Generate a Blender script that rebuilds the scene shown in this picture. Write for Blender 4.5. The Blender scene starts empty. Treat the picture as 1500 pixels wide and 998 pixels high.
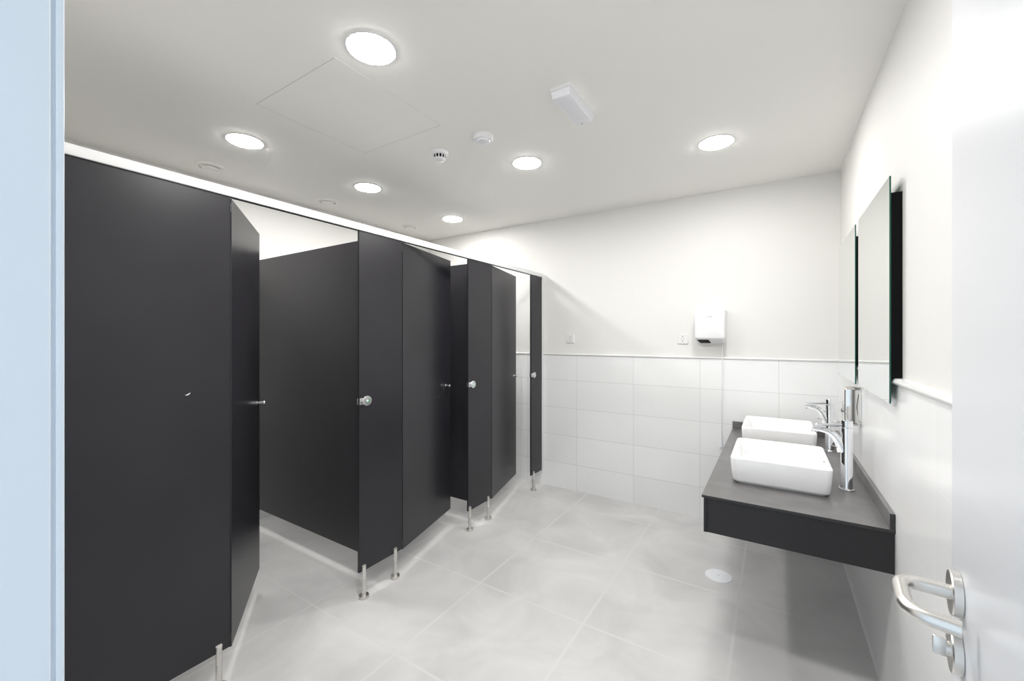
import bpy, bmesh, math, random
from mathutils import Vector, Matrix
random.seed(4)
scene = bpy.context.scene
COL = scene.collection
PI = math.pi

# ------------------------------------------------------------------ materials
def new_mat(name):
    m = bpy.data.materials.new(name); m.use_nodes = True
    nt = m.node_tree
    return m, nt, nt.nodes['Principled BSDF']

def plain(name, col, rough=0.5, metal=0.0, spec=0.5, bump=0.0, bump_scale=200.0, coat=0.0):
    m, nt, b = new_mat(name)
    b.inputs['Base Color'].default_value = (*col, 1)
    b.inputs['Roughness'].default_value = rough
    b.inputs['Metallic'].default_value = metal
    b.inputs['Specular IOR Level'].default_value = spec
    if coat: b.inputs['Coat Weight'].default_value = coat
    if bump:
        tc = nt.nodes.new('ShaderNodeTexCoord'); n = nt.nodes.new('ShaderNodeTexNoise')
        n.inputs['Scale'].default_value = bump_scale; n.inputs['Detail'].default_value = 3
        bp = nt.nodes.new('ShaderNodeBump'); bp.inputs['Strength'].default_value = bump; bp.inputs['Distance'].default_value = 0.002
        nt.links.new(tc.outputs['Object'], n.inputs['Vector'])
        nt.links.new(n.outputs['Fac'], bp.inputs['Height']); nt.links.new(bp.outputs['Normal'], b.inputs['Normal'])
    return m

def mix_noise(nt, b, c1, c2, scale, detail=4, lo=0.35, hi=0.65, dist=0.0, stretch=(1, 1, 1)):
    tc = nt.nodes.new('ShaderNodeTexCoord'); mp = nt.nodes.new('ShaderNodeMapping')
    mp.inputs['Scale'].default_value = stretch
    n = nt.nodes.new('ShaderNodeTexNoise'); n.inputs['Scale'].default_value = scale
    n.inputs['Detail'].default_value = detail; n.inputs['Distortion'].default_value = dist
    r = nt.nodes.new('ShaderNodeValToRGB')
    r.color_ramp.elements[0].position = lo; r.color_ramp.elements[1].position = hi
    r.color_ramp.elements[0].color = (*c1, 1); r.color_ramp.elements[1].color = (*c2, 1)
    nt.links.new(tc.outputs['Object'], mp.inputs['Vector']); nt.links.new(mp.outputs['Vector'], n.inputs['Vector'])
    nt.links.new(n.outputs['Fac'], r.inputs['Fac'])
    if b is not None: nt.links.new(r.outputs['Color'], b.inputs['Base Color'])
    return r, tc

def tile_mat(name, axes, origin, size, c1, c2, grout, mortar, rough, nscale, bump=0.3, spec=0.5, lo=0.35, hi=0.65):
    """stack-bond tiles; axes: which object coordinates run along / up the tiles"""
    m, nt, b = new_mat(name)
    b.inputs['Roughness'].default_value = rough
    b.inputs['Specular IOR Level'].default_value = spec
    r, tc = mix_noise(nt, None, c1, c2, nscale, 5, lo, hi, 0.6)
    sep = nt.nodes.new('ShaderNodeSeparateXYZ'); cmb = nt.nodes.new('ShaderNodeCombineXYZ')
    nt.links.new(tc.outputs['Object'], sep.inputs['Vector'])
    for k in range(2):
        a = nt.nodes.new('ShaderNodeMath'); a.operation = 'SUBTRACT'; a.inputs[1].default_value = origin[k]
        nt.links.new(sep.outputs[axes[k]], a.inputs[0]); nt.links.new(a.outputs[0], cmb.inputs[k])
    br = nt.nodes.new('ShaderNodeTexBrick'); br.offset = 0.0; br.squash = 1.0
    br.inputs['Scale'].default_value = 1.0
    br.inputs['Brick Width'].default_value = size[0]; br.inputs['Row Height'].default_value = size[1]
    br.inputs['Mortar Size'].default_value = mortar; br.inputs['Mortar Smooth'].default_value = 1.0 if bump == 0 else 0.3
    br.inputs['Bias'].default_value = 0.0
    br.inputs['Color1'].default_value = (0.96, 0.96, 0.96, 1); br.inputs['Color2'].default_value = (1, 1, 1, 1)
    br.inputs['Mortar'].default_value = (1, 1, 1, 1)
    nt.links.new(cmb.outputs[0], br.inputs['Vector'])
    mul = nt.nodes.new('ShaderNodeMix'); mul.data_type = 'RGBA'; mul.blend_type = 'MULTIPLY'
    mul.inputs['Factor'].default_value = 1.0
    nt.links.new(r.outputs['Color'], mul.inputs['A']); nt.links.new(br.outputs['Color'], mul.inputs['B'])
    mx = nt.nodes.new('ShaderNodeMix'); mx.data_type = 'RGBA'
    nt.links.new(br.outputs['Fac'], mx.inputs['Factor']); nt.links.new(mul.outputs['Result'], mx.inputs['A'])
    mx.inputs['B'].default_value = (*grout, 1)
    nt.links.new(mx.outputs['Result'], b.inputs['Base Color'])
    bp = nt.nodes.new('ShaderNodeBump'); bp.invert = True
    bp.inputs['Strength'].default_value = bump; bp.inputs['Distance'].default_value = 0.001
    nt.links.new(br.outputs['Fac'], bp.inputs['Height']); nt.links.new(bp.outputs['Normal'], b.inputs['Normal'])
    return m

M = {}
M['plaster'] = plain('white_plaster', (0.755, 0.75, 0.728), 0.6, bump=0.04, bump_scale=260)
M['ceiling'] = plain('ceiling_paint', (0.90, 0.89, 0.86), 0.75, bump=0.03, bump_scale=260)
ROW = 0.2655
M['tile_back'] = tile_mat('wall_tile_back', (0, 2), (0.025, -0.02), (0.5345, ROW), (0.855, 0.86, 0.862), (0.885, 0.89, 0.892), (0.60, 0.60, 0.59), 0.0016, 0.22, 1.6)
M['tile_side'] = tile_mat('wall_tile_side', (1, 2), (0.505, -0.02), (0.5345, ROW), (0.855, 0.86, 0.862), (0.885, 0.89, 0.892), (0.88, 0.88, 0.87), 0.0014, 0.22, 1.6)
M['floor'] = tile_mat('floor_tile', (0, 1), (-0.82, 1.96), (0.65, 0.65), (0.555, 0.55, 0.548), (0.70, 0.695, 0.692), (0.655, 0.65, 0.647), 0.011, 0.28, 2.6, 0.0, lo=0.32, hi=0.68)
M['panel'], nt, b = new_mat('charcoal_laminate')
mix_noise(nt, b, (0.0175, 0.0165, 0.0205), (0.0215, 0.0205, 0.025), 3.0)
b.inputs['Roughness'].default_value = 0.30
b.inputs['Specular IOR Level'].default_value = 0.40
M['panel_edge'] = plain('panel_core', (0.018, 0.018, 0.02), 0.5)
M['rail'] = plain('white_aluminium', (0.82, 0.82, 0.83), 0.35)
M['steel'] = plain('brushed_steel', (0.72, 0.705, 0.68), 0.30, 1.0)
M['satin'] = plain('satin_chrome', (0.72, 0.72, 0.73), 0.25, 1.0)
M['chrome'] = plain('chrome', (0.86, 0.87, 0.89), 0.04, 1.0)
M['polished'] = plain('polished_steel', (0.80, 0.77, 0.73), 0.10, 1.0)
M['ceramic'] = plain('white_ceramic', (0.92, 0.92, 0.925), 0.08, 0, 0.5, coat=0.3)
M['counter'], nt, b = new_mat('grey_stone_laminate')
mix_noise(nt, b, (0.125, 0.12, 0.12), (0.165, 0.16, 0.16), 9.0, 6)
b.inputs['Roughness'].default_value = 0.33
M['apron'] = plain('dark_apron_laminate', (0.017, 0.016, 0.018), 0.4, 0, 0.4)
M['counter_edge_shade'] = plain('shaded_counter_edge', (0.022, 0.021, 0.022), 0.4)  # shade on the counter's edge faces, painted in as a darker colour
M['plastic'] = plain('white_plastic', (0.82, 0.82, 0.83), 0.3)
M['border'] = plain('tile_border', (0.77, 0.77, 0.765), 0.3)
M['plastic_cool'] = plain('white_plastic_cool', (0.80, 0.82, 0.86), 0.35)
M['black'] = plain('black_plastic', (0.004, 0.004, 0.0045), 0.7, 0, 0.12)
M['dark'] = plain('dark_grey', (0.12, 0.12, 0.12), 0.5)
M['grey'] = plain('grey_print', (0.38, 0.38, 0.39), 0.5)
M['line'] = plain('hatch_gap', (0.60, 0.59, 0.57), 0.8)
M['mirror'] = plain('mirror_silver', (0.86, 0.875, 0.86), 0.01, 1.0)
M['glass_edge'] = plain('green_glass_edge', (0.01, 0.09, 0.065), 0.15)
M['green'] = plain('green_indicator', (0.03, 0.30, 0.15), 0.4)
M['white_dot'] = plain('white_indicator', (0.8, 0.85, 0.8), 0.3)
M['door'] = plain('door_lacquer', (0.69, 0.70, 0.725), 0.32)
M['jamb'] = plain('jamb_lacquer', (0.74, 0.79, 0.84), 0.35)
M['diffuser'], nt, b = new_mat('lamp_diffuser')
b.inputs['Base Color'].default_value = (0.9, 0.9, 0.9, 1)
b.inputs['Emission Color'].default_value = (1.0, 0.985, 0.965, 1)
b.inputs['Emission Strength'].default_value = 161.0
M['lens'] = plain('frosted_lens', (0.80, 0.80, 0.84), 0.3)

# ------------------------------------------------------------------ helpers
def link(name, bm, mat, parent=None, loc=(0, 0, 0), rotz=0.0, smooth=None, mats=None):
    me = bpy.data.meshes.new(name)
    bmesh.ops.recalc_face_normals(bm, faces=bm.faces)
    bm.to_mesh(me); bm.free()
    o = bpy.data.objects.new(name, me); COL.objects.link(o)
    for m in (mats or [mat]): me.materials.append(m)
    o.location = loc; o.rotation_euler = (0, 0, rotz)
    if parent is not None: o.parent = parent
    if smooth is not None:
        for p in me.polygons: p.use_smooth = True
        me.set_sharp_from_angle(angle=math.radians(smooth))
    return o

def thing(name, label, cat, loc=(0, 0, 0), rotz=0.0, group=None):
    o = bpy.data.objects.new(name, None); COL.objects.link(o)
    o.empty_display_size = 0.1
    o.location = loc; o.rotation_euler = (0, 0, rotz)
    o['label'] = label; o['category'] = cat
    if group: o['group'] = group
    return o

def tag(o, label, cat, group=None):
    o['label'] = label; o['category'] = cat
    if group: o['group'] = group
    return o

def structure(o, label=None, cat=None):
    o['kind'] = 'structure'
    if label: o['label'] = label
    if cat: o['category'] = cat
    return o

def box(bm, x0, x1, y0, y1, z0, z1, bev=0.0, seg=2, mi=0):
    r = bmesh.ops.create_cube(bm, size=1)
    vs = r['verts']
    for v in vs:
        v.co = Vector(((x0 + x1) / 2 + v.co.x * (x1 - x0), (y0 + y1) / 2 + v.co.y * (y1 - y0), (z0 + z1) / 2 + v.co.z * (z1 - z0)))
    fs = list({f for v in vs for f in v.link_faces})
    for f in fs: f.material_index = mi
    if bev > 0:
        es = list({e for v in vs for e in v.link_edges})
        bmesh.ops.bevel(bm, geom=es, offset=bev, segments=seg, profile=0.5, affect='EDGES')
    return vs

def loft(bm, rings, cap0=True, cap1=True, mi=0, closed=False):
    vr = [[bm.verts.new(p) for p in ring] for ring in rings]
    n = len(vr[0])
    pairs = list(zip(vr[:-1], vr[1:]))
    if closed: pairs.append((vr[-1], vr[0]))
    for a, b_ in pairs:
        for i in range(n):
            j = (i + 1) % n
            f = bm.faces.new((a[i], a[j], b_[j], b_[i])); f.material_index = mi
    if not closed:
        if cap0: bm.faces.new(list(reversed(vr[0]))).material_index = mi
        if cap1: bm.faces.new(vr[-1]).material_index = mi
    return vr

def circ(r, z, n=32, c=(0, 0)):
    return [(c[0] + r * math.cos(2 * PI * i / n), c[1] + r * math.sin(2 * PI * i / n), z) for i in range(n)]

def lathe(bm, prof, n=32, mi=0, axis='z', at=(0, 0, 0)):
    """prof: (radius, height) pairs; revolved about an axis"""
    rings = []
    for r, h in prof:
        ring = []
        for x, y, z in circ(max(r, 1e-4), h, n):
            if axis == 'z': p = (x, y, z)
            elif axis == 'x': p = (z, x, y)
            else: p = (y, z, x)
            ring.append((p[0] + at[0], p[1] + at[1], p[2] + at[2]))
        rings.append(ring)
    return loft(bm, rings, mi=mi)

def rrect(cx, cy, hx, hy, r, z, seg=5):
    pts = []
    for k, (sx, sy) in enumerate(((1, 1), (-1, 1), (-1, -1), (1, -1))):
        for i in range(seg + 1):
            a = (k + i / seg) * PI / 2
            pts.append((cx + sx * (hx - r) + r * math.cos(a), cy + sy * (hy - r) + r * math.sin(a), z))
    return pts

def sweep(bm, pts, radii, n=12, mi=0, up=Vector((0, 0, 1))):
    """tube along pts; radii: number or (side, up) per point"""
    pts = [Vector(p) for p in pts]
    rings = []; prev = None
    for i, p in enumerate(pts):
        t = (pts[min(i + 1, len(pts) - 1)] - pts[max(i - 1, 0)]).normalized()
        if prev is None:
            u = up if abs(t.dot(up)) < 0.95 else Vector((1, 0, 0))
            nrm = (u - t * u.dot(t)).normalized()
        else:
            nrm = (prev - t * prev.dot(t)).normalized()
        prev = nrm
        s = t.cross(nrm)
        r = radii[i] if isinstance(radii, (list, tuple)) else radii
        ra, rb = r if isinstance(r, tuple) else (r, r)
        rings.append([p + s * ra * math.cos(2 * PI * k / n) + nrm * rb * math.sin(2 * PI * k / n) for k in range(n)])
    loft(bm, rings, mi=mi)

def fillet(pts, r, seg=8):
    pts = [Vector(p) for p in pts]
    out = [pts[0]]
    for a, b_, c in zip(pts, pts[1:], pts[2:]):
        d0 = (a - b_).normalized(); d1 = (c - b_).normalized()
        p0 = b_ + d0 * r; p2 = b_ + d1 * r
        for k in range(seg + 1):
            t = k / seg
            out.append(p0 * (1 - t) ** 2 + b_ * 2 * t * (1 - t) + p2 * t * t)
    out.append(pts[-1])
    return out

def copy_tree(o, parent=None):
    c = o.copy(); COL.objects.link(c)
    if parent is not None: c.parent = parent
    for ch in list(o.children): copy_tree(ch, c)
    return c

# ------------------------------------------------------------------ the room
H = 2.61                      # ceiling
XR, YB, XL, YF = 0.37, 3.62, -3.47, 0.085      # tiled right wall, back wall, stall back wall, front wall
TRIM = 1.282                  # top of the tiling
bm = bmesh.new(); box(bm, XL - 0.15, XR + 0.15, -1.2, YB + 0.15, -0.1, 0)
structure(link('floor', bm, M['floor']), 'light grey square concrete look floor tiles', 'floor')
bm = bmesh.new(); box(bm, XL - 0.15, XR + 0.15, -0.08, YB + 0.15, H, H + 0.1)
structure(link('ceiling', bm, M['ceiling']), 'plain off white plasterboard ceiling', 'ceiling')

PL = 0.012                    # tile thickness in front of plaster
def wall(name, x0, x1, y0, y1, label):
    bm = bmesh.new(); box(bm, x0, x1, y0, y1, 0, H)
    return structure(link(name, bm, M['plaster']), label, 'wall')
wb = wall('wall_back', XL - 0.15, XR + 0.15, YB + PL, YB + 0.15, 'white back wall tiled to shoulder height behind the hand dryer')
wr = wall('wall_right', XR + PL, XR + 0.15, YF, YB + PL, 'white right wall tiled to shoulder height behind the washbasins')
wl = wall('wall_left', XL - 0.15, XL - PL, YF, YB + PL, 'white wall at the back of the toilet cubicles')
def tiles(parent, mat, x0, x1, y0, y1):
    bm = bmesh.new(); box(bm, x0, x1, y0, y1, 0, TRIM)
    return link('tile_wainscot', bm, mat, parent)
tiles(wb, M['tile_back'], XL, XR, YB, YB + PL)
tiles(wr, M['tile_side'], XR, XR + PL, YF, YB)
tiles(wl, M['tile_side'], XL - PL, XL, YF, YB)
# front wall with the doorway the camera looks through
bm = bmesh.new()
JL, JR = -0.55, 0.13
box(bm, XL - 0.15, JL - 0.02, -0.08, YF, 0, H); box(bm, JR + 0.02, XR + 0.15, -0.08, YF, 0, H); box(bm, JL - 0.02, JR + 0.02, -0.08, YF, 2.1, H)
structure(link('wall_front', bm, M['plaster']), 'white front wall around the entrance doorway', 'wall')

def trim_rail(name, p0, p1, n, label, k=1.0):
    """rounded tile border; n points out of the wall"""
    prof = [(-PL, 0.0), (0.0, 0.0), (0.004, 0.0), (0.011, 0.004), (0.014, 0.011), (0.012, 0.018), (0.006, 0.022), (-PL, 0.0235)]
    bm = bmesh.new()
    rings = []
    for p in (p0, p1):
        rings.append([(p[0] + n[0] * a, p[1] + n[1] * a, TRIM + h * k) for a, h in [(a_ * k if a_ > 0 else a_, h_) for a_, h_ in prof]])
    loft(bm, rings)
    structure(link(name, bm, M['border'], smooth=35), label, 'trim')
trim_rail('trim_1', (XL, YB, 0), (XR, YB, 0), (0, -1), 'slim rounded white border along the top of the back wall tiles', 0.7)
trim_rail('trim_2', (XR, YF, 0), (XR, YB - 0.014, 0), (-1, 0), 'slim rounded white border along the top of the right wall tiles')
trim_rail('trim_3', (XL, YF, 0), (XL, YB - 0.014, 0), (1, 0), 'slim rounded white border along the cubicle wall tiles')

# door frame
bm = bmesh.new()
box(bm, JL - 0.02, JL, -0.10, 0.091, 0, 2.08, 0.001); box(bm, JR, JR + 0.02, -0.10, 0.091, 0, 2.08, 0.001); box(bm, JL - 0.02, JR + 0.02, -0.10, 0.091, 2.08, 2.1, 0.001)
fr = structure(link('trim_4', bm, M['jamb']), 'white lacquered door frame at the left edge of the view', 'door frame')
bm = bmesh.new()
for (x0, x1, z0, z1) in ((JL - 0.075, JL - 0.0005, 0, 2.155), (JR + 0.0005, JR + 0.075, 0, 2.155), (JL - 0.0005, JR + 0.0005, 2.0805, 2.155)):
    box(bm, x0, x1, 0.094, 0.0995, z0, z1, 0.0008)
for (x0, x1, z0, z1) in ((JL - 0.075, JL - 0.0035, 0, 2.155), (JR + 0.0035, JR + 0.075, 0, 2.155), (JL - 0.0035, JR + 0.0035, 2.0835, 2.155)):
    box(bm, x0, x1, YF, 0.094, z0, z1)
link('architrave', bm, M['jamb'], fr)

# ------------------------------------------------------------------ open entrance door
hx, hy = 0.120, 0.105; ex, ey = 0.207, 0.81
LW = math.hypot(ex - hx, ey - hy); ang = math.atan2(ey - hy, ex - hx) - PI / 2      # leaf's own +y runs hinge to edge
bm = bmesh.new(); box(bm, 0, 0.04, 0, LW, 0.008, 2.04, 0.0015)
door = structure(link('door_1', bm, M['door'], None, (hx, hy, 0), ang), 'pale grey entrance door standing open at the right edge', 'door')
HZ = 1.124; hb = LW - 0.063
bm = bmesh.new(); lathe(bm, [(0.0265, 0.0), (0.0275, -0.001), (0.0275, -0.009), (0.0262, -0.0105), (0.0, -0.0105)], 40, axis='x', at=(0, hb, HZ))
link('handle_rose', bm, M['steel'], door, smooth=35)
bm = bmesh.new()
path = fillet([(-0.008, hb, HZ), (-0.058, hb, HZ), (-0.057, hb - 0.084, HZ), (-0.012, hb - 0.092, HZ)], 0.024, 12)
sweep(bm, path, 0.0088, 18)
link('lever_handle', bm, M['steel'], door, smooth=50)
bm = bmesh.new(); lathe(bm, [(0.0265, 0.0), (0.0275, -0.001), (0.0275, -0.009), (0.0262, -0.0105), (0.0, -0.0105)], 40, axis='x', at=(0, hb, HZ - 0.073))
lk = link('lock_rose', bm, M['steel'], door, smooth=35)
bm = bmesh.new(); lathe(bm, [(0.009, -0.009), (0.009, -0.014), (0.0, -0.0145)], 24, axis='x', at=(0, hb, HZ - 0.073))
box(bm, -0.026, -0.012, hb - 0.003, hb + 0.003, HZ - 0.085, HZ - 0.061, 0.0025)
link('thumb_turn', bm, M['steel'], lk, smooth=35)
bm = bmesh.new()
bm.free()
for z in (0.25, 1.05, 1.85):
    bm = bmesh.new(); lathe(bm, [(0.008, z - 0.045), (0.008, z + 0.045)], 16, at=(-0.004, -0.001, 0))
    link('hinge', bm, M['steel'], door, smooth=35)

# ------------------------------------------------------------------ toilet cubicles
XP = -1.94; PT = 0.013        # front plane of the cubicle fronts, panel thickness
ZB, ZT = 0.146, 2.043

def leg_mesh():
    """stainless foot: tube with a sloping slotted top that grips the panel"""
    bm = bmesh.new()
    n = 24; r = 0.0115
    low = circ(r, 0.018, n); mid = circ(r, 0.100, n); groove = circ(r * 0.9, 0.102, n); g2 = circ(r, 0.104, n)
    top = [(x, y, 0.186 - 0.006 + 0.8 * x) for x, y, z in circ(r, 0, n)]
    top = [(x, y, 0.183 - 0.7 * (x + r) * 0.6) for x, y, z in top]
    loft(bm, [low, mid, groove, g2, top])
    return bm
def flange_mesh():
    bm = bmesh.new(); lathe(bm, [(0.026, 0.0), (0.0275, 0.002), (0.0275, 0.013), (0.026, 0.016), (0.015, 0.0175), (0.0142, 0.022), (0.0, 0.022)], 32)
    return bm
def add_leg(parent, ly):
    lg = link('leg', leg_mesh(), M['steel'], parent, (0.004, ly, 0), smooth=40)
    link('floor_flange', flange_mesh(), M['steel'], lg, smooth=40)
    return lg
def add_lock(parent, ly, z, edge):
    bm = bmesh.new(); lathe(bm, [(0.0, -0.001), (0.0275, 0.0), (0.0285, 0.002), (0.0285, 0.0095), (0.0265, 0.012), (0.0115, 0.0122), (0.0105, 0.0105), (0.0, 0.0105)], 40, axis='x', at=(0, ly, z))
    k = link('lock_housing', bm, M['satin'], parent, smooth=35)
    bm = bmesh.new(); lathe(bm, [(0.0, 0.0095), (0.0102, 0.0095), (0.0102, 0.0118), (0.0, 0.012)], 24, axis='x', at=(0, ly, z))
    link('green_indicator', bm, M['green'], k, smooth=35)
    bm = bmesh.new(); lathe(bm, [(0.0, 0.0115), (0.0068, 0.0115), (0.0060, 0.0145), (0.0, 0.0155)], 24, axis='x', at=(0, ly - 0.003, z + 0.001))
    link('indicator_button', bm, M['white_dot'], k, smooth=40)
    bm = bmesh.new(); box(bm, -PT - 0.004, 0.0065, edge - 0.0006, ly - 0.02, z - 0.0185, z + 0.0185, 0.003)
    link('strike_plate', bm, M['satin'], parent, smooth=35)

def front_panel(y0, y1, label, legs, lock=None):
    t = thing('cubicle_panel', label, 'cubicle panel', (XP, 0, 0), 0, 'charcoal cubicle front panels')
    bm = bmesh.new(); box(bm, -PT, 0, y0, y1, ZB, ZT, 0.0012)
    link('panel_board', bm, M['panel'], t)
    for ly in legs: add_leg(t, ly)
    if lock: add_lock(t, lock, 1.096, y0)
    return t
p1 = front_panel(0.10, 0.832, 'widest charcoal cubicle front panel nearest the door frame, with white chip', [0.789])
bm = bmesh.new()
pts = [(-0.011, -0.002), (-0.002, 0.001), (0.006, 0.0055), (0.011, 0.0065), (0.006, -0.001), (-0.003, -0.005)]
loft(bm, [[(0.0, 0.683 + a * 0.85, 1.228 + h * 0.9) for a, h in pts], [(0.0006, 0.683 + a * 0.8, 1.228 + h * 0.8) for a, h in pts]])
o = link('surface_chip', bm, M['white_dot'], p1); o['label'] = 'small bright white chip'
front_panel(1.473, 1.785, 'charcoal cubicle front panel with green lock, between the first and second cubicle doors', [1.502, 1.727], 1.522)
front_panel(2.4375, 2.739, 'charcoal cubicle front panel between the second and third cubicle doors', [2.452, 2.687], 2.487)
front_panel(3.384, 3.598, 'narrow charcoal cubicle front panel against the back wall', [3.424], 3.432)

def cubicle_door(hy_, deg, label, marks=False):
    """door hinged at its near edge on the cubicle front, opening inwards"""
    W = 0.643
    t = thing('cubicle_door', label, 'cubicle door', (XP, hy_ + 0.006, 0), math.radians(deg), 'charcoal cubicle doors')
    bm = bmesh.new(); box(bm, -PT, 0, 0, W, ZB - 0.004, ZT - 0.004, 0.0012)
    link('door_board', bm, M['panel'], t)
    bm = bmesh.new(); lathe(bm, [(0.013, 0.0), (0.013, 0.003), (0.0078, 0.0045), (0.0078, 0.030), (0.0095, 0.032), (0.0095, 0.039), (0.0088, 0.040), (0.0, 0.040)], 28, axis='x', at=(0, W - 0.080, 1.093))
    link('door_knob', bm, M['satin'], t, smooth=35)
    for z in (ZB + 0.02, ZT - 0.06):
        bm = bmesh.new(); lathe(bm, [(0.0062, z), (0.0062, z + 0.035)], 16, at=(-PT / 2, 0.0, 0))
        link('hinge', bm, M['panel_edge'], t, smooth=35)
    if marks:
        bm = bmesh.new()
        for (a, z, w, h) in ((0.44, 1.02, 0.05, 0.0016), (0.47, 1.005, 0.0016, 0.03), (0.53, 1.035, 0.0016, 0.05), (0.50, 1.11, 0.0016, 0.03), (0.40, 0.96, 0.025, 0.0014), (0.56, 0.985, 0.02, 0.0014)):
            box(bm, -0.0002, 0.0003, a, a + w, z, z + h)
        link('scuff_marks', bm, M['dark'], t)
    return t
cubicle_door(0.832, 54.9, 'charcoal door of the nearest cubicle, swung widest open')
cubicle_door(1.785, 13.9, 'charcoal door of the middle cubicle, ajar with scuff marks', True)
cubicle_door(2.739, 14.2, 'charcoal door of the farthest cubicle, ajar before the white back wall')

def divider(y, label):
    t = thing('divider_panel', label, 'cubicle divider', (XP - PT - 0.001, y, 0), 0, 'charcoal dividers between cubicles')
    bm = bmesh.new(); box(bm, XL - (XP - PT - 0.001) + 0.003, -0.001, -PT / 2, PT / 2, 0.15, ZT - 0.004, 0.0012)
    link('panel_board', bm, M['panel'], t)
    bm = bmesh.new(); L = XL - (XP - PT)
    box(bm, L + 0.002, L + 0.022, -PT / 2 - 0.003, -PT / 2, 0.15, ZT - 0.01); box(bm, L + 0.002, L + 0.022, PT / 2, PT / 2 + 0.003, 0.15, ZT - 0.01)
    link('wall_bracket', bm, M['panel_edge'], t)
divider(1.6185, 'charcoal divider seen through the nearest open cubicle door')
divider(2.588, 'charcoal divider partly hidden behind the middle cubicle door')

# head rail and wall channel
hr = thing('head_rail', 'long white head rail running along the tops of the cubicles', 'rail', (XP, 0, 0))
bm = bmesh.new(); box(bm, -PT - 0.004, 0.008, 0.105, YB - 0.003, ZT + 0.003, ZT + 0.040, 0.003)
link('rail_bar', bm, M['rail'], hr, smooth=40)
bm = bmesh.new(); box(bm, -PT - 0.001, 0.002, 0.105, YB - 0.02, ZT, ZT + 0.004)
link('rail_gasket', bm, M['panel_edge'], hr)
ch = thing('wall_channel', 'upright white channel fixing the last cubicle panel to the back wall', 'channel', (XP, YB, 0))
bm = bmesh.new()
box(bm, -PT - 0.004, -PT - 0.001, -0.024, -0.001, ZB, ZT - 0.001); box(bm, 0.001, 0.004, -0.024, -0.001, ZB, ZT - 0.001); box(bm, -PT - 0.004, 0.004, -0.004, -0.001, ZB, ZT - 0.001)
link('channel_profile', bm, M['rail'], ch)
bm = bmesh.new(); box(bm, -PT - 0.005, 0.005, -0.026, -0.001, ZB - 0.008, ZB)
link('end_cap', bm, M['plastic'], ch)

# ------------------------------------------------------------------ washbasin counter
CZ = 0.75; CX0, CY0 = -0.276, 2.01
ct = thing('vanity_counter', 'dark grey wall hung counter carrying both white washbasins', 'counter', (XR, CY0, CZ))
def shade_edges(bm, ax):  # main faces keep the counter colour, edge faces get the painted shade
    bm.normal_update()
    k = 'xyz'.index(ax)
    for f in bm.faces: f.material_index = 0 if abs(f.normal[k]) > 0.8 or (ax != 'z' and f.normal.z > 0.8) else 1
dx0 = CX0 - XR; dl = YB - CY0
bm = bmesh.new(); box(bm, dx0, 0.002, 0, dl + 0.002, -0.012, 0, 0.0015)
shade_edges(bm, 'z')
link('worktop', bm, None, ct, mats=[M['counter'], M['counter_edge_shade']])
bm = bmesh.new(); box(bm, dx0 + 0.008, dx0 + 0.021, 0.004, dl - 0.002, -0.165, -0.012, 0.001)
link('front_apron', bm, M['apron'], ct)
bm = bmesh.new(); box(bm, dx0 + 0.021, -0.0015, 0.008, 0.022, -0.165, -0.012, 0.0008)
link('side_apron', bm, M['apron'], ct)
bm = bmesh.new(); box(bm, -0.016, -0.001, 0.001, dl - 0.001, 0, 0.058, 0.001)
shade_edges(bm, 'x')
link('side_splashback', bm, None, ct, mats=[M['counter'], M['counter_edge_shade']])
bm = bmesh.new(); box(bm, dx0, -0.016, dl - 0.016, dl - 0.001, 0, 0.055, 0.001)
shade_edges(bm, 'y')
link('back_splashback', bm, None, ct, mats=[M['counter'], M['counter_edge_shade']])

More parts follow.
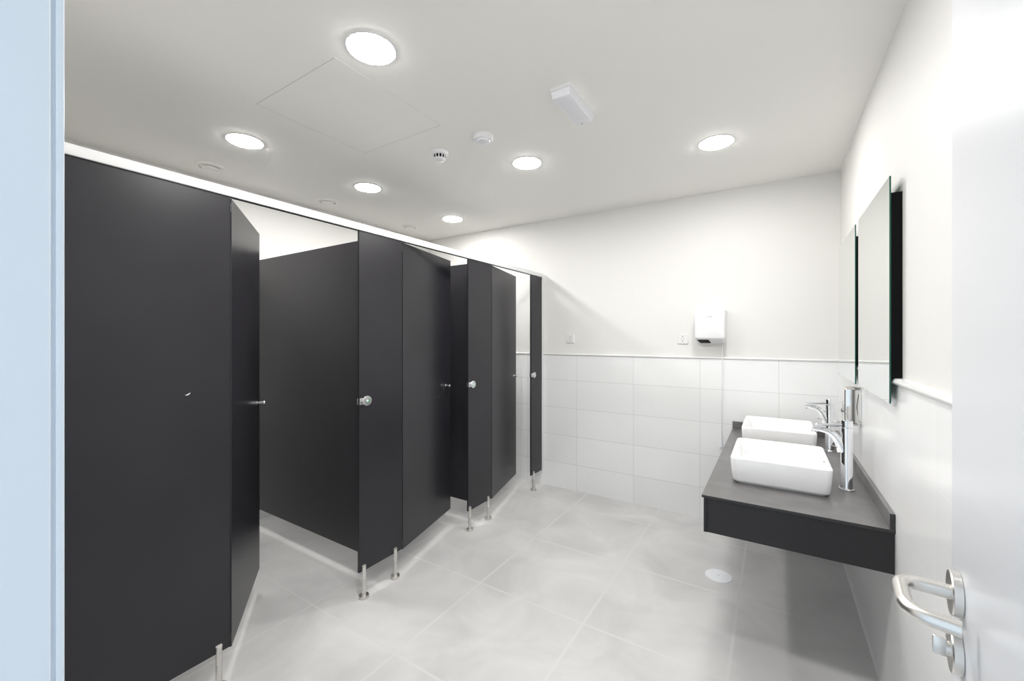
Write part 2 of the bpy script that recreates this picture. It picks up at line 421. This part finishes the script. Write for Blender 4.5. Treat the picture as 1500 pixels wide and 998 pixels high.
def basin(y, label):
    t = thing('washbasin', label, 'washbasin', (0.016, y, CZ), 0, 'rectangular white washbasins')
    hx_, hy_, r, hgt = 0.199, 0.235, 0.028, 0.124
    S = 8
    rings = []
    rings.append(rrect(0, 0, hx_ - 0.024, hy_ - 0.024, r - 0.004, 0.0, S))
    rings.append(rrect(0, 0, hx_ - 0.024, hy_ - 0.024, r - 0.004, 0.0062, S))
    rings.append(rrect(0, 0, hx_ - 0.013, hy_ - 0.013, r, 0.0068, S))
    rings.append(rrect(0, 0, hx_ - 0.0095, hy_ - 0.0095, r, 0.0105, S))
    rings.append(rrect(0, 0, hx_ - 0.0065, hy_ - 0.0065, r, 0.018, S))
    rings.append(rrect(0, 0, hx_ - 0.0025, hy_ - 0.0025, r, 0.065, S))
    rings.append(rrect(0, 0, hx_, hy_, r, hgt - 0.006, S))
    rings.append(rrect(0, 0, hx_ - 0.001, hy_ - 0.001, r, hgt - 0.002, S))
    rings.append(rrect(0, 0, hx_ - 0.004, hy_ - 0.004, r - 0.003, hgt, S))
    rings.append(rrect(0, 0, hx_ - 0.009, hy_ - 0.009, r - 0.006, hgt - 0.0003, S))
    rings.append(rrect(0, 0, hx_ - 0.012, hy_ - 0.012, r - 0.006, hgt - 0.004, S))
    rings.append(rrect(0, 0, hx_ - 0.016, hy_ - 0.016, r - 0.004, hgt - 0.040, S))
    rings.append(rrect(0, 0, hx_ - 0.028, hy_ - 0.028, r + 0.004, hgt - 0.088, S))
    rings.append(rrect(0, 0, hx_ - 0.050, hy_ - 0.050, r + 0.012, hgt - 0.098, S))
    rings.append(rrect(0.02, 0, 0.04, 0.04, 0.03, hgt - 0.103, S))
    bm = bmesh.new(); loft(bm, rings)
    link('bowl', bm, M['ceramic'], t, smooth=50)
    bm = bmesh.new(); lathe(bm, [(0.0, 0.0), (0.030, 0.0), (0.031, 0.003), (0.022, 0.006), (0.0, 0.007)], 28, at=(0.02, 0, hgt - 0.103))
    link('waste_cap', bm, M['chrome'], t, smooth=40)
    bm = bmesh.new(); lathe(bm, [(0.0, 0.0), (0.011, 0.0), (0.011, -0.003), (0.007, -0.004), (0.0, -0.002)], 24, axis='x', at=(hx_ - 0.0145, 0.0, hgt - 0.028))
    link('overflow_ring', bm, M['chrome'], t, smooth=40)
    return t
basin(2.487, 'nearer white rectangular washbasin at the front of the counter')
basin(3.285, 'farther white rectangular washbasin close to the back wall')

def faucet(x, y, label):
    t = thing('basin_faucet', label, 'faucet', (x, y, CZ), 0, 'tall chrome basin mixers')
    bm = bmesh.new()
    lathe(bm, [(0.030, 0.0), (0.0305, 0.002), (0.029, 0.005), (0.0245, 0.006), (0.0225, 0.011), (0.0225, 0.283), (0.0215, 0.285)], 40)
    link('column', bm, M['chrome'], t, smooth=35)
    # arched spout, deep where it leaves the column and thin at its mouth
    bm = bmesh.new()
    pth, rad = [], []
    for k in range(15):
        s = k / 14
        px = -0.010 - 0.118 * s
        pz = 0.176 + 0.090 * (1 - (1 - s) ** 4.0)
        pth.append((px, 0, pz)); rad.append((0.018 - 0.004 * s, 0.026 - 0.0175 * s ** 0.5))
    sweep(bm, pth, rad, 20)
    s_ = link('spout', bm, M['chrome'], t, smooth=50)
    bm = bmesh.new(); lathe(bm, [(0.0095, 0.252), (0.0105, 0.254), (0.0105, 0.264)], 20, at=(-0.119, 0, 0))
    link('aerator', bm, M['chrome'], s_, smooth=40)
    bm = bmesh.new(); lathe(bm, [(0.0215, 0.2855), (0.0228, 0.287), (0.0228, 0.316), (0.0215, 0.319), (0.0, 0.3205)], 40)
    cap = link('lever_head', bm, M['chrome'], t, smooth=35)
    bm = bmesh.new(); sweep(bm, [(-0.016, 0, 0.297), (-0.05, 0, 0.291), (-0.085, 0, 0.2885), (-0.108, 0, 0.288), (-0.117, 0, 0.2885), (-0.120, 0, 0.2885)], [(0.015, 0.0095), (0.0135, 0.0075), (0.0125, 0.0062), (0.012, 0.0066), (0.0105, 0.006), (0.005, 0.003)], 16)
    link('lever', bm, M['chrome'], cap, smooth=50)
    bm = bmesh.new(); sweep(bm, [(-0.022, -0.006, 0.186), (-0.058, -0.014, 0.199)], 0.0028, 12)
    lathe(bm, [(0.0, -0.004), (0.0055, -0.002), (0.0055, 0.002), (0.0, 0.004)], 16, axis='x', at=(-0.058, -0.014, 0.199))
    link('waste_rod', bm, M['chrome'], t, smooth=40)
    return t
faucet(0.280, 2.44, 'nearer tall chrome faucet beside the front washbasin')
faucet(0.286, 3.215, 'farther tall chrome faucet beside the washbasin near the back wall')

# ------------------------------------------------------------------ soap dispenser
sd = thing('soap_dispenser', 'polished steel soap dispenser fixed to the tiled right wall under the mirrors', 'soap dispenser', (XR, 2.74, 1.0))
def yz_round(x, hw, z0, z1, r, seg=6):
    return [(x, a, c) for a, c, _ in rrect(0, (z0 + z1) / 2, hw, (z1 - z0) / 2, r, 0, seg)]
bm = bmesh.new(); loft(bm, [yz_round(0.002, 0.056, 0.0, 0.2, 0.012), yz_round(-0.005, 0.056, 0.0, 0.2, 0.012), yz_round(-0.006, 0.055, 0.001, 0.199, 0.012)])
link('back_plate', bm, M['polished'], sd, smooth=35)
bm = bmesh.new(); loft(bm, [yz_round(-0.006, 0.048, 0.010, 0.194, 0.008), yz_round(-0.060, 0.048, 0.010, 0.194, 0.008), yz_round(-0.066, 0.0465, 0.0115, 0.1925, 0.008), yz_round(-0.069, 0.043, 0.015, 0.189, 0.008)])
link('housing', bm, M['polished'], sd, smooth=35)
bm = bmesh.new(); sweep(bm, fillet([(-0.010, -0.048, 0.025), (-0.012, -0.058, 0.035), (-0.020, -0.060, 0.1), (-0.012, -0.058, 0.165), (-0.010, -0.048, 0.178)], 0.008, 5), 0.003, 10)
link('side_catch', bm, M['polished'], sd, smooth=50)
bm = bmesh.new(); lathe(bm, [(0.0, -0.068), (0.013, -0.069), (0.013, -0.077), (0.010, -0.080), (0.0, -0.081)], 28, axis='x', at=(0, 0, 0.075))
link('push_button', bm, M['chrome'], sd, smooth=35)
bm = bmesh.new(); sweep(bm, [(-0.002, -0.020, 0.0045), (-0.040, -0.020, 0.0065), (-0.090, -0.020, 0.0135), (-0.114, -0.020, 0.017), (-0.117, -0.020, 0.0173)], [0.0052, 0.0052, 0.0056, 0.0062, 0.003], 14)
link('nozzle', bm, M['chrome'], sd, smooth=50)

# ------------------------------------------------------------------ mirrors
def mirror(y0, label):
    W = 0.652; z0, z1 = 1.214, 2.030
    t = thing('wall_mirror', label, 'mirror', (XR, y0, 0), 0, 'frameless mirrors over the counter')
    bm = bmesh.new(); box(bm, -0.024, -0.019, 0, W, z0, z1, 0.0006, 1, 0)
    for f in bm.faces: f.material_index = 0 if f.normal.x < -0.9 else 1
    bm.normal_update()
    for f in bm.faces: f.material_index = 0 if f.normal.x < -0.95 else 1
    link('mirror_glass', bm, None, t, mats=[M['mirror'], M['glass_edge']])
    bm = bmesh.new(); box(bm, -0.019, PL - 0.0005, 0.003, W - 0.003, TRIM + 0.026, z1 - 0.06, 0.001)
    link('backing_board', bm, M['black'], t)
    for yy in (0.002, W - 0.022):
        bm = bmesh.new(); box(bm, -0.0262, -0.0145, yy, yy + 0.02, z0 - 0.0018, z0 + 0.008, 0.0008)
        link('mirror_clip', bm, M['chrome'], t)
mirror(1.974, 'nearer frameless wall mirror above the front washbasin')
mirror(2.727, 'farther frameless wall mirror in the back corner')

# ------------------------------------------------------------------ hand dryer, cable, sockets on the back wall
hd = thing('hand_dryer', 'white hand dryer on the back wall above the tiles', 'hand dryer', (-0.4265, YB + PL, 1.44))
bm = bmesh.new()
def dry_ring(d, hw, z0, z1, r): return [(a, -d, c) for a, c, _ in rrect(0, (z0 + z1) / 2, hw, (z1 - z0) / 2, r, 0, 6)]
rings = [dry_ring(0.0, 0.109, -0.038, 0.230, 0.014), dry_ring(0.050, 0.109, -0.022, 0.230, 0.016), dry_ring(0.108, 0.1085, -0.005, 0.229, 0.018), dry_ring(0.118, 0.1065, -0.001, 0.226, 0.018), dry_ring(0.1245, 0.102, 0.004, 0.221, 0.018), dry_ring(0.127, 0.096, 0.010, 0.215, 0.016)]
loft(bm, rings)
link('casing', bm, M['plastic'], hd, smooth=40)
bm = bmesh.new()
A = [(-0.088, -0.106, -0.0066), (-0.010, -0.106, -0.0066), (0.0, -0.030, -0.0302), (-0.076, -0.030, -0.0302)]
loft(bm, [[(x, y, z - 0.0022) for x, y, z in A], [(x, y, z + 0.004) for x, y, z in A]])
gr = link('air_outlet', bm, M['black'], hd)
bm = bmesh.new()
for k in range(1, 5):
    s = k / 5
    p = Vector(A[0]).lerp(Vector(A[1]), s); q = Vector(A[3]).lerp(Vector(A[2]), s)
    sweep(bm, [p + Vector((0, 0, -0.003)), q + Vector((0, 0, -0.003))], 0.0012, 6)
link('outlet_bars', bm, M['dark'], gr)
bm = bmesh.new(); box(bm, -0.024, 0.022, -0.1282, -0.1265, 0.167, 0.178, 0.0008)
link('name_badge', bm, M['plastic'], hd)
bm = bmesh.new()
for k, w in enumerate((0.006, 0.006, 0.005, 0.007, 0.006)):
    box(bm, -0.018 + k * 0.0075, -0.018 + k * 0.0075 + w, -0.1288, -0.1280, 0.1705, 0.1755)
link('badge_print', bm, M['grey'], hd)

cb = thing('power_cable', 'thin white cable hanging from the hand dryer down the tiles', 'cable', (-0.352, YB, 0))
bm = bmesh.new(); sweep(bm, fillet([(0.006, 0.0, 1.408), (0.006, -0.009, 1.38), (0.006, -0.017, 1.30), (0.004, -0.009, 1.2), (0.001, -0.007, 0.9), (0.0, -0.008, 0.64)], 0.02, 5), 0.0032, 10)
link('cord', bm, M['plastic'], cb, smooth=60)
bm = bmesh.new(); lathe(bm, [(0.004, 0.64), (0.007, 0.63), (0.007, 0.605), (0.011, 0.602), (0.011, 0.592), (0.0, 0.590)], 18, at=(0, -0.012, 0))
sweep(bm, [(0.0, -0.012, 0.598), (-0.018, -0.012, 0.596), (-0.026, -0.012, 0.604)], 0.003, 8)
link('cord_end', bm, M['plastic_cool'], cb, smooth=40)

def socket(x, z, label):
    t = thing('wall_socket', label, 'socket', (x, YB + PL, z), 0, 'white wall sockets')
    bm = bmesh.new()
    loft(bm, [[(a, -d, c) for a, c, _ in rrect(0, 0, hw, hw, 0.006, 0, 5)] for d, hw in ((0, 0.041), (0.006, 0.041), (0.009, 0.039))])
    link('cover_plate', bm, M['border'], t, smooth=40)
    bm = bmesh.new()
    lathe(bm, [(0.0215, -0.0085), (0.0215, -0.0095), (0.0195, -0.0098), (0.0185, -0.0088), (0.0, -0.0088)], 32, axis='y')
    f = link('socket_face', bm, M['border'], t, smooth=40)
    bm = bmesh.new()
    for sx in (-1, 1): lathe(bm, [(0.0032, -0.0085), (0.0032, -0.0097), (0.0, -0.0098)], 14, axis='y', at=(sx * 0.0095, 0, 0))
    for sz in (-1, 1): box(bm, -0.004, 0.004, -0.0100, -0.0085, sz * 0.0175 - 0.0035, sz * 0.0175 + 0.0035)
    link('pin_holes', bm, M['dark'], f)
socket(-1.648, 1.441, 'white wall socket beside the last cubicle panel')
socket(-0.640, 1.441, 'white wall socket left of the hand dryer')

# ------------------------------------------------------------------ floor drain
fd = thing('floor_drain', 'round white drain cap on the floor before the counter', 'drain', (-0.289, 2.795, 0))
bm = bmesh.new(); lathe(bm, [(0.074, 0.0), (0.0745, 0.002), (0.072, 0.004), (0.0, 0.0048)], 40)
link('cap', bm, M['plastic_cool'], fd, smooth=35)
bm = bmesh.new(); lathe(bm, [(0.0055, 0.0045), (0.0055, 0.006), (0.0, 0.0063)], 16)
link('screw', bm, M['steel'], fd, smooth=35)

# ------------------------------------------------------------------ ceiling fittings
def lamp(x, y, label):
    t = thing('ceiling_light', label, 'ceiling light', (x, y, H), 0, 'round recessed ceiling lights')
    bm = bmesh.new()
    vr = [circ(r, z, 48) for r, z in ((0.0915, 0.0), (0.101, 0.0), (0.1012, -0.0012), (0.0995, -0.0026), (0.0935, -0.0030), (0.0915, -0.0026))]
    loft(bm, vr, closed=True)
    link('trim_ring', bm, M['plastic'], t, smooth=40)
    bm = bmesh.new(); lathe(bm, [(0.0, -0.0005), (0.0912, -0.0005), (0.0912, -0.0036), (0.089, -0.0046), (0.08, -0.0060), (0.06, -0.0070), (0.0, -0.0075)], 48)
    link('diffuser', bm, M['diffuser'], t, smooth=40)
lamp(-1.3675, 1.096, 'largest round ceiling light, nearest over the open floor')
lamp(-1.388, 2.366, 'round ceiling light over the floor near the ceiling detectors')
lamp(-0.2945, 2.722, 'round ceiling light on the right above the washbasins')
lamp(-2.637, 1.21, 'round ceiling light above the nearest cubicle')
lamp(-2.652, 2.094, 'round ceiling light above the middle cubicle')
lamp(-2.655, 3.091, 'smallest round ceiling light above the farthest cubicle')
lamp(-0.48, 1.10, 'round ceiling light above the open door, out of view')

def vent(x, y, label):
    t = thing('ceiling_vent', label, 'vent', (x, y, H), 0, 'round extractor vents over the cubicles')
    bm = bmesh.new(); loft(bm, [circ(r, z, 40) for r, z in ((0.060, 0.0), (0.084, 0.0), (0.085, -0.004), (0.078, -0.009), (0.064, -0.010), (0.060, -0.004))], closed=True)
    link('outer_ring', bm, M['ceiling'], t, smooth=40)
    bm = bmesh.new(); lathe(bm, [(0.0, -0.001), (0.02, -0.001), (0.02, -0.008), (0.046, -0.011), (0.048, -0.014), (0.044, -0.017), (0.0, -0.018)], 40)
    link('centre_disc', bm, M['ceiling'], t, smooth=40)
vent(-3.226, 1.262, 'round ceiling vent over the nearest cubicle')
vent(-3.205, 2.120, 'round ceiling vent over the middle cubicle')
vent(-3.220, 3.069, 'round ceiling vent over the farthest cubicle')

sm = thing('smoke_detector', 'white smoke detector with black slots on the ceiling', 'smoke detector', (-1.768, 1.934, H))
bm = bmesh.new(); lathe(bm, [(0.053, 0.0), (0.054, -0.003), (0.053, -0.014), (0.047, -0.020), (0.038, -0.022), (0.0, -0.022)], 40)
link('base', bm, M['plastic'], sm, smooth=40)
bm = bmesh.new(); lathe(bm, [(0.0385, -0.019), (0.0345, -0.042), (0.0, -0.042)], 40)
link('sensor_chamber', bm, M['black'], sm, smooth=40)
bm = bmesh.new()
for k in range(12):
    a = 2 * PI * k / 12 + 0.12
    c, s_n = math.cos(a), math.sin(a); w = 0.0028
    def q(r, z, sg): return (r * c - sg * w * s_n, r * s_n + sg * w * c, z)
    loft(bm, [[q(0.0405, -0.020, -1), q(0.0405, -0.020, 1), q(0.036, -0.020, 1), q(0.036, -0.020, -1)], [q(0.0365, -0.042, -1), q(0.0365, -0.042, 1), q(0.032, -0.042, 1), q(0.032, -0.042, -1)]])
link('cage_bars', bm, M['plastic'], sm)
bm = bmesh.new(); lathe(bm, [(0.0, -0.041), (0.0365, -0.041), (0.037, -0.044), (0.033, -0.049), (0.020, -0.052), (0.0, -0.053)], 40)
link('cap', bm, M['plastic'], sm, smooth=40)

ps = thing('motion_sensor', 'round white sensor between the smoke detector and the emergency light', 'sensor', (-1.412, 1.912, H))
bm = bmesh.new(); lathe(bm, [(0.056, 0.0), (0.057, -0.003), (0.056, -0.022), (0.052, -0.028), (0.046, -0.029), (0.0, -0.029)], 40)
link('base', bm, M['plastic'], ps, smooth=35)
bm = bmesh.new(); lathe(bm, [(0.0, -0.028), (0.041, -0.0285), (0.037, -0.037), (0.024, -0.043), (0.0, -0.045)], 40)
link('lens', bm, M['lens'], ps, smooth=40)
bm = bmesh.new(); lathe(bm, [(0.0, 0.0), (0.0045, 0.0), (0.0045, -0.003), (0.0, -0.0035)], 14, at=(-0.050, -0.026, -0.0185))
link('status_light', bm, M['grey'], ps, smooth=35)

em = thing('emergency_light', 'white oblong emergency light box on the ceiling', 'emergency light', (-0.835, 1.875, H))
bm = bmesh.new(); loft(bm, [rrect(0, 0, hx_, hy_, 0.010, z, 5) for hx_, hy_, z in ((0.054, 0.158, 0.0), (0.054, 0.158, -0.014), (0.050, 0.153, -0.016))])
link('housing', bm, M['plastic'], em, smooth=35)
bm = bmesh.new(); loft(bm, [rrect(0, 0, hx_, hy_, 0.010, z, 5) for hx_, hy_, z in ((0.0495, 0.152, -0.0155), (0.045, 0.146, -0.044), (0.041, 0.141, -0.048))])
link('diffuser_cover', bm, M['lens'], em, smooth=35)
bm = bmesh.new(); lathe(bm, [(0.0, -0.0475), (0.004, -0.0475), (0.004, -0.0495), (0.0, -0.05)], 14, at=(-0.010, 0.128, 0))
link('status_light', bm, M['grey'], em, smooth=35)

def hatch(x0, x1, y0, y1, label):
    t = thing('ceiling_hatch', label, 'access hatch', ((x0 + x1) / 2, (y0 + y1) / 2, H))
    hx_, hy_ = (x1 - x0) / 2, (y1 - y0) / 2
    bm = bmesh.new(); box(bm, -hx_, hx_, -hy_, hy_, -0.0008, -0.0002)
    link('hatch_panel', bm, M['ceiling'], t)
    bm = bmesh.new(); g = 0.0022
    box(bm, -hx_ - g, -hx_, -hy_ - g, hy_ + g, -0.0010, -0.0001); box(bm, hx_, hx_ + 0.0004, -hy_ - g, hy_ + g, -0.0008, -0.0001)
    box(bm, -hx_, hx_, -hy_ - g, -hy_, -0.0010, -0.0001); box(bm, -hx_, hx_, hy_, hy_ + g, -0.0010, -0.0001)
    link('hatch_gap', bm, M['line'], t)
hatch(-2.167, -1.535, 1.049, 1.688, 'square flush ceiling hatch between the cubicle lights and the largest light')

# ------------------------------------------------------------------ world (cool daylight in the corridor behind the camera)
w = bpy.data.worlds.new('World'); scene.world = w; w.use_nodes = True
bg = w.node_tree.nodes['Background']
bg.inputs['Color'].default_value = (0.75, 0.88, 1.0, 1); bg.inputs['Strength'].default_value = 1.35

# ------------------------------------------------------------------ camera
cam = bpy.data.cameras.new('camera'); co = bpy.data.objects.new('camera', cam); COL.objects.link(co)
cam.sensor_width = 36; cam.lens = 605 / 1500 * 36; cam.clip_start = 0.01
cam.shift_y = -4 / 1500
co.location = (0, 0, 1.45); co.rotation_euler = (PI / 2, 0, math.atan2(385, 605))
scene.camera = co

scene.view_settings.view_transform = 'Standard'; scene.view_settings.look = 'None'
scene.view_settings.gamma = 1.0; scene.view_settings.use_curve_mapping = False
scene.view_settings.exposure = 0.0
cy = scene.cycles
cy.use_denoising = True
cy.max_bounces = 14; cy.diffuse_bounces = 8; cy.glossy_bounces = 6
cy.sample_clamp_indirect = 8
